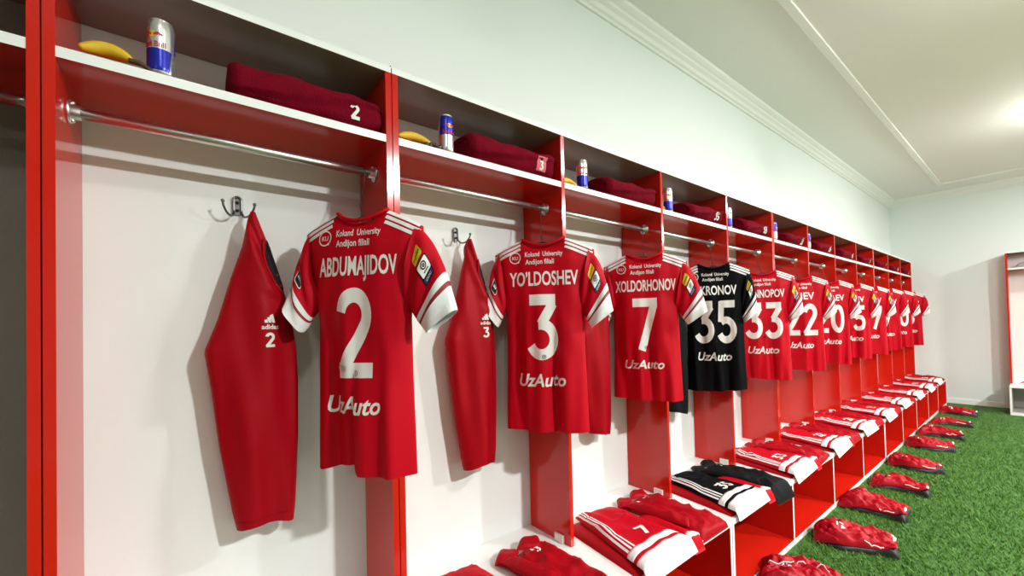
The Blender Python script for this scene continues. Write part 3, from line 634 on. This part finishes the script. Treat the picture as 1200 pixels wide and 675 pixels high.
# ---------------------------------------------------------------- shoe bags on the turf
def shoe_bag(x, y, rz, L, Wd, H, label, seed):
    r = empty('shoe_bag', (x, y, .004), rz, label, 'shoe bag', 'red and black shoe bags on the turf'); g = random.Random(seed); p = [g.uniform(0, 6.28) for _ in range(9)]
    from mathutils import noise
    nz = lambda x, y, k: noise.noise(Vector((x, y, seed*3.17+k)))
    def P(u, v, grow=0):
        e = max(0., 1-abs(u)**3.6)**.45*max(0., 1-abs(v)**4.5)**.45
        w_ = .30*nz(u*1.4, v*1.6, 0)+.22*nz(u*3+v*1.5, v*3.2-u, 5)
        rg = (1-abs(nz(u*2.2+v*2.6, v*1.3-u*1.6, 9)))**5*.26-(1-abs(nz(u*3.6-v*1.2, v*2.8+u, 14)))**6*.22
        n3 = nz(u*3.6+v*1.0, v*1.1-u*.5, 50); n4 = nz(u*2.6-v*1.2, v*2.4+u*1.2, 61); h = H*(.72+.20*math.cos(1.5*(v+.45))+w_*.7+rg*.6-.34*(1-min(1, abs(n3)*2.2))**4*.75-.12*(1-min(1, abs(n4)*2.2))**4)*e
        rim = .004+.026*ss(-.35, -.95, u)*ss(-.95, -.3, v)+.030*ss(.62, .98, v)
        bx = Wd/2*(1-.14*ss(.1, 1, v)-.12*ss(-.3, -1, v)+.10*nz(v*2.2, u*.7, 21)); ly = L/2*(1+.10*nz(u*1.8, v*.5, 30))
        return Vector((u*bx+.022*math.sin(2.4*v+p[0]), v*ly, rim+max(.004*e, h-rim*.6*e)))
    def grid(F, nu, nv, u0=-1, u1=1, v0=-1, v1=1):
        V = [F(u0+(u1-u0)*(.5-.5*math.cos(math.pi*a/nu)), v0+(v1-v0)*(.5-.5*math.cos(math.pi*b/nv))) for b in range(nv+1) for a in range(nu+1)]
        return V, [(b*(nu+1)+a, b*(nu+1)+a+1, (b+1)*(nu+1)+a+1, (b+1)*(nu+1)+a) for b in range(nv) for a in range(nu)]
    # the bag lies with its open end towards the room (v = -1 is the wall end once turned)
    Q = lambda u, v: (lambda q: Vector((q.x, -q.y, q.z)))(P(u, v))
    V, Fc = grid(Q, 64, 76); build('cover', V, [f[::-1] for f in Fc], M_['bag'], r)
    def Bs(u, v):
        e = max(0., 1-abs(u)**4)**.4*max(0., 1-abs(v)**5)**.4; q = Q(u*.985, v*.975)
        return Vector((q.x-.004*ss(.2, -1, u), q.y-.010*ss(.3, 1, v), .002+(.006+.034*ss(-.15, -.80, u)*ss(-.9, -.3, v)+.042*ss(.45, .85, v)+.006*nz(u*3, v*3, 40))*e))
    V, Fc = grid(Bs, 30, 34); build('base', V, [f[::-1] for f in Fc], M_['bagb'], r, True)
    a_ = g.uniform(-.3, .2)
    pts = [Q(u, .86+.05*math.cos(3*u))+Vector((0, -.008, -.002)) for u in np.linspace(a_-.25, a_+.45, 14)]
    k = MB(); k.tube(pts, [.002, .004]+[.0075]*10+[.004, .002], 8); k.done('white_flap', M_['wfab'], r, True)
    pts = [Q(-.93, v)+Vector((-.004, 0, -.004)) for v in np.linspace(.25, .7, 18)]
    k = MB(); k.tube(pts, .0035, 6); k.done('piping', M_['wfab'], r, True)
    if seed == 1:
        pts = [Q(.05+.25*v, v)+Vector((0, 0, .002)) for v in np.linspace(-.8, .6, 26)]
        k = MB(); k.tube(pts, .003, 6); k.done('piping', M_['wfab'], r, True)
    Fq = lambda u, v: Q(u*2/Wd, v*2/L)
    conform('bag_mark', join2d(poly2d([(-.050, -.060), (-.030, -.060), (-.038, -.040)]), poly2d([(-.024, -.066), (-.004, -.066), (-.012, -.048)]), rect2d(-.028, -.076, .040, .007)), Fq, M_['print'], r, .006, .003, -1)
BAGS = [(3.36, -.745, .30, .36, .25, .105), (4.03, -.80, .22, .37, .25, .11), (4.66, -.765, .05, .34, .26, .10), (5.27, -.79, .12, .32, .24, .085), (5.95, -.78, .18, .34, .24, .095), (6.79, -.775, .15, .34, .24, .10), (7.45, -.775, .12, .34, .24, .10), (8.20, -.78, .1, .34, .22, .07), (9.02, -.765, .1, .34, .24, .09)]
BL = ['red shoe bag nearest the camera, cut by the bottom edge of the photo', 'red and black shoe bag on the turf, second from the camera', 'crumpled red shoe bag third from the camera', 'flat red shoe bag fourth from the camera with a white flap', 'red shoe bag fifth from the camera on the turf', 'red shoe bag sixth from the camera, in front of the bench', 'red shoe bag third from the far end of the row', 'low red shoe bag second from the far end of the row', 'red shoe bag farthest from the camera, close to the far wall']
for i, (b, l) in enumerate(zip(BAGS, BL)): shoe_bag(*b, l, i+1)
r = empty('folded_towel', (XFAR, -1.25, ZSHELF), -math.pi/2, 'grey folded towel on the shelf of the lone locker by the far wall', 'towel')
slab('cloth', [(.04, -.06), (.36, -.06), (.36, -.24), (.04, -.24)], .0008, .075, M_['gtowel'], r, lambda u, v: .05*math.sin(9*u+5*v), (0, 1), 20, 20, 6)
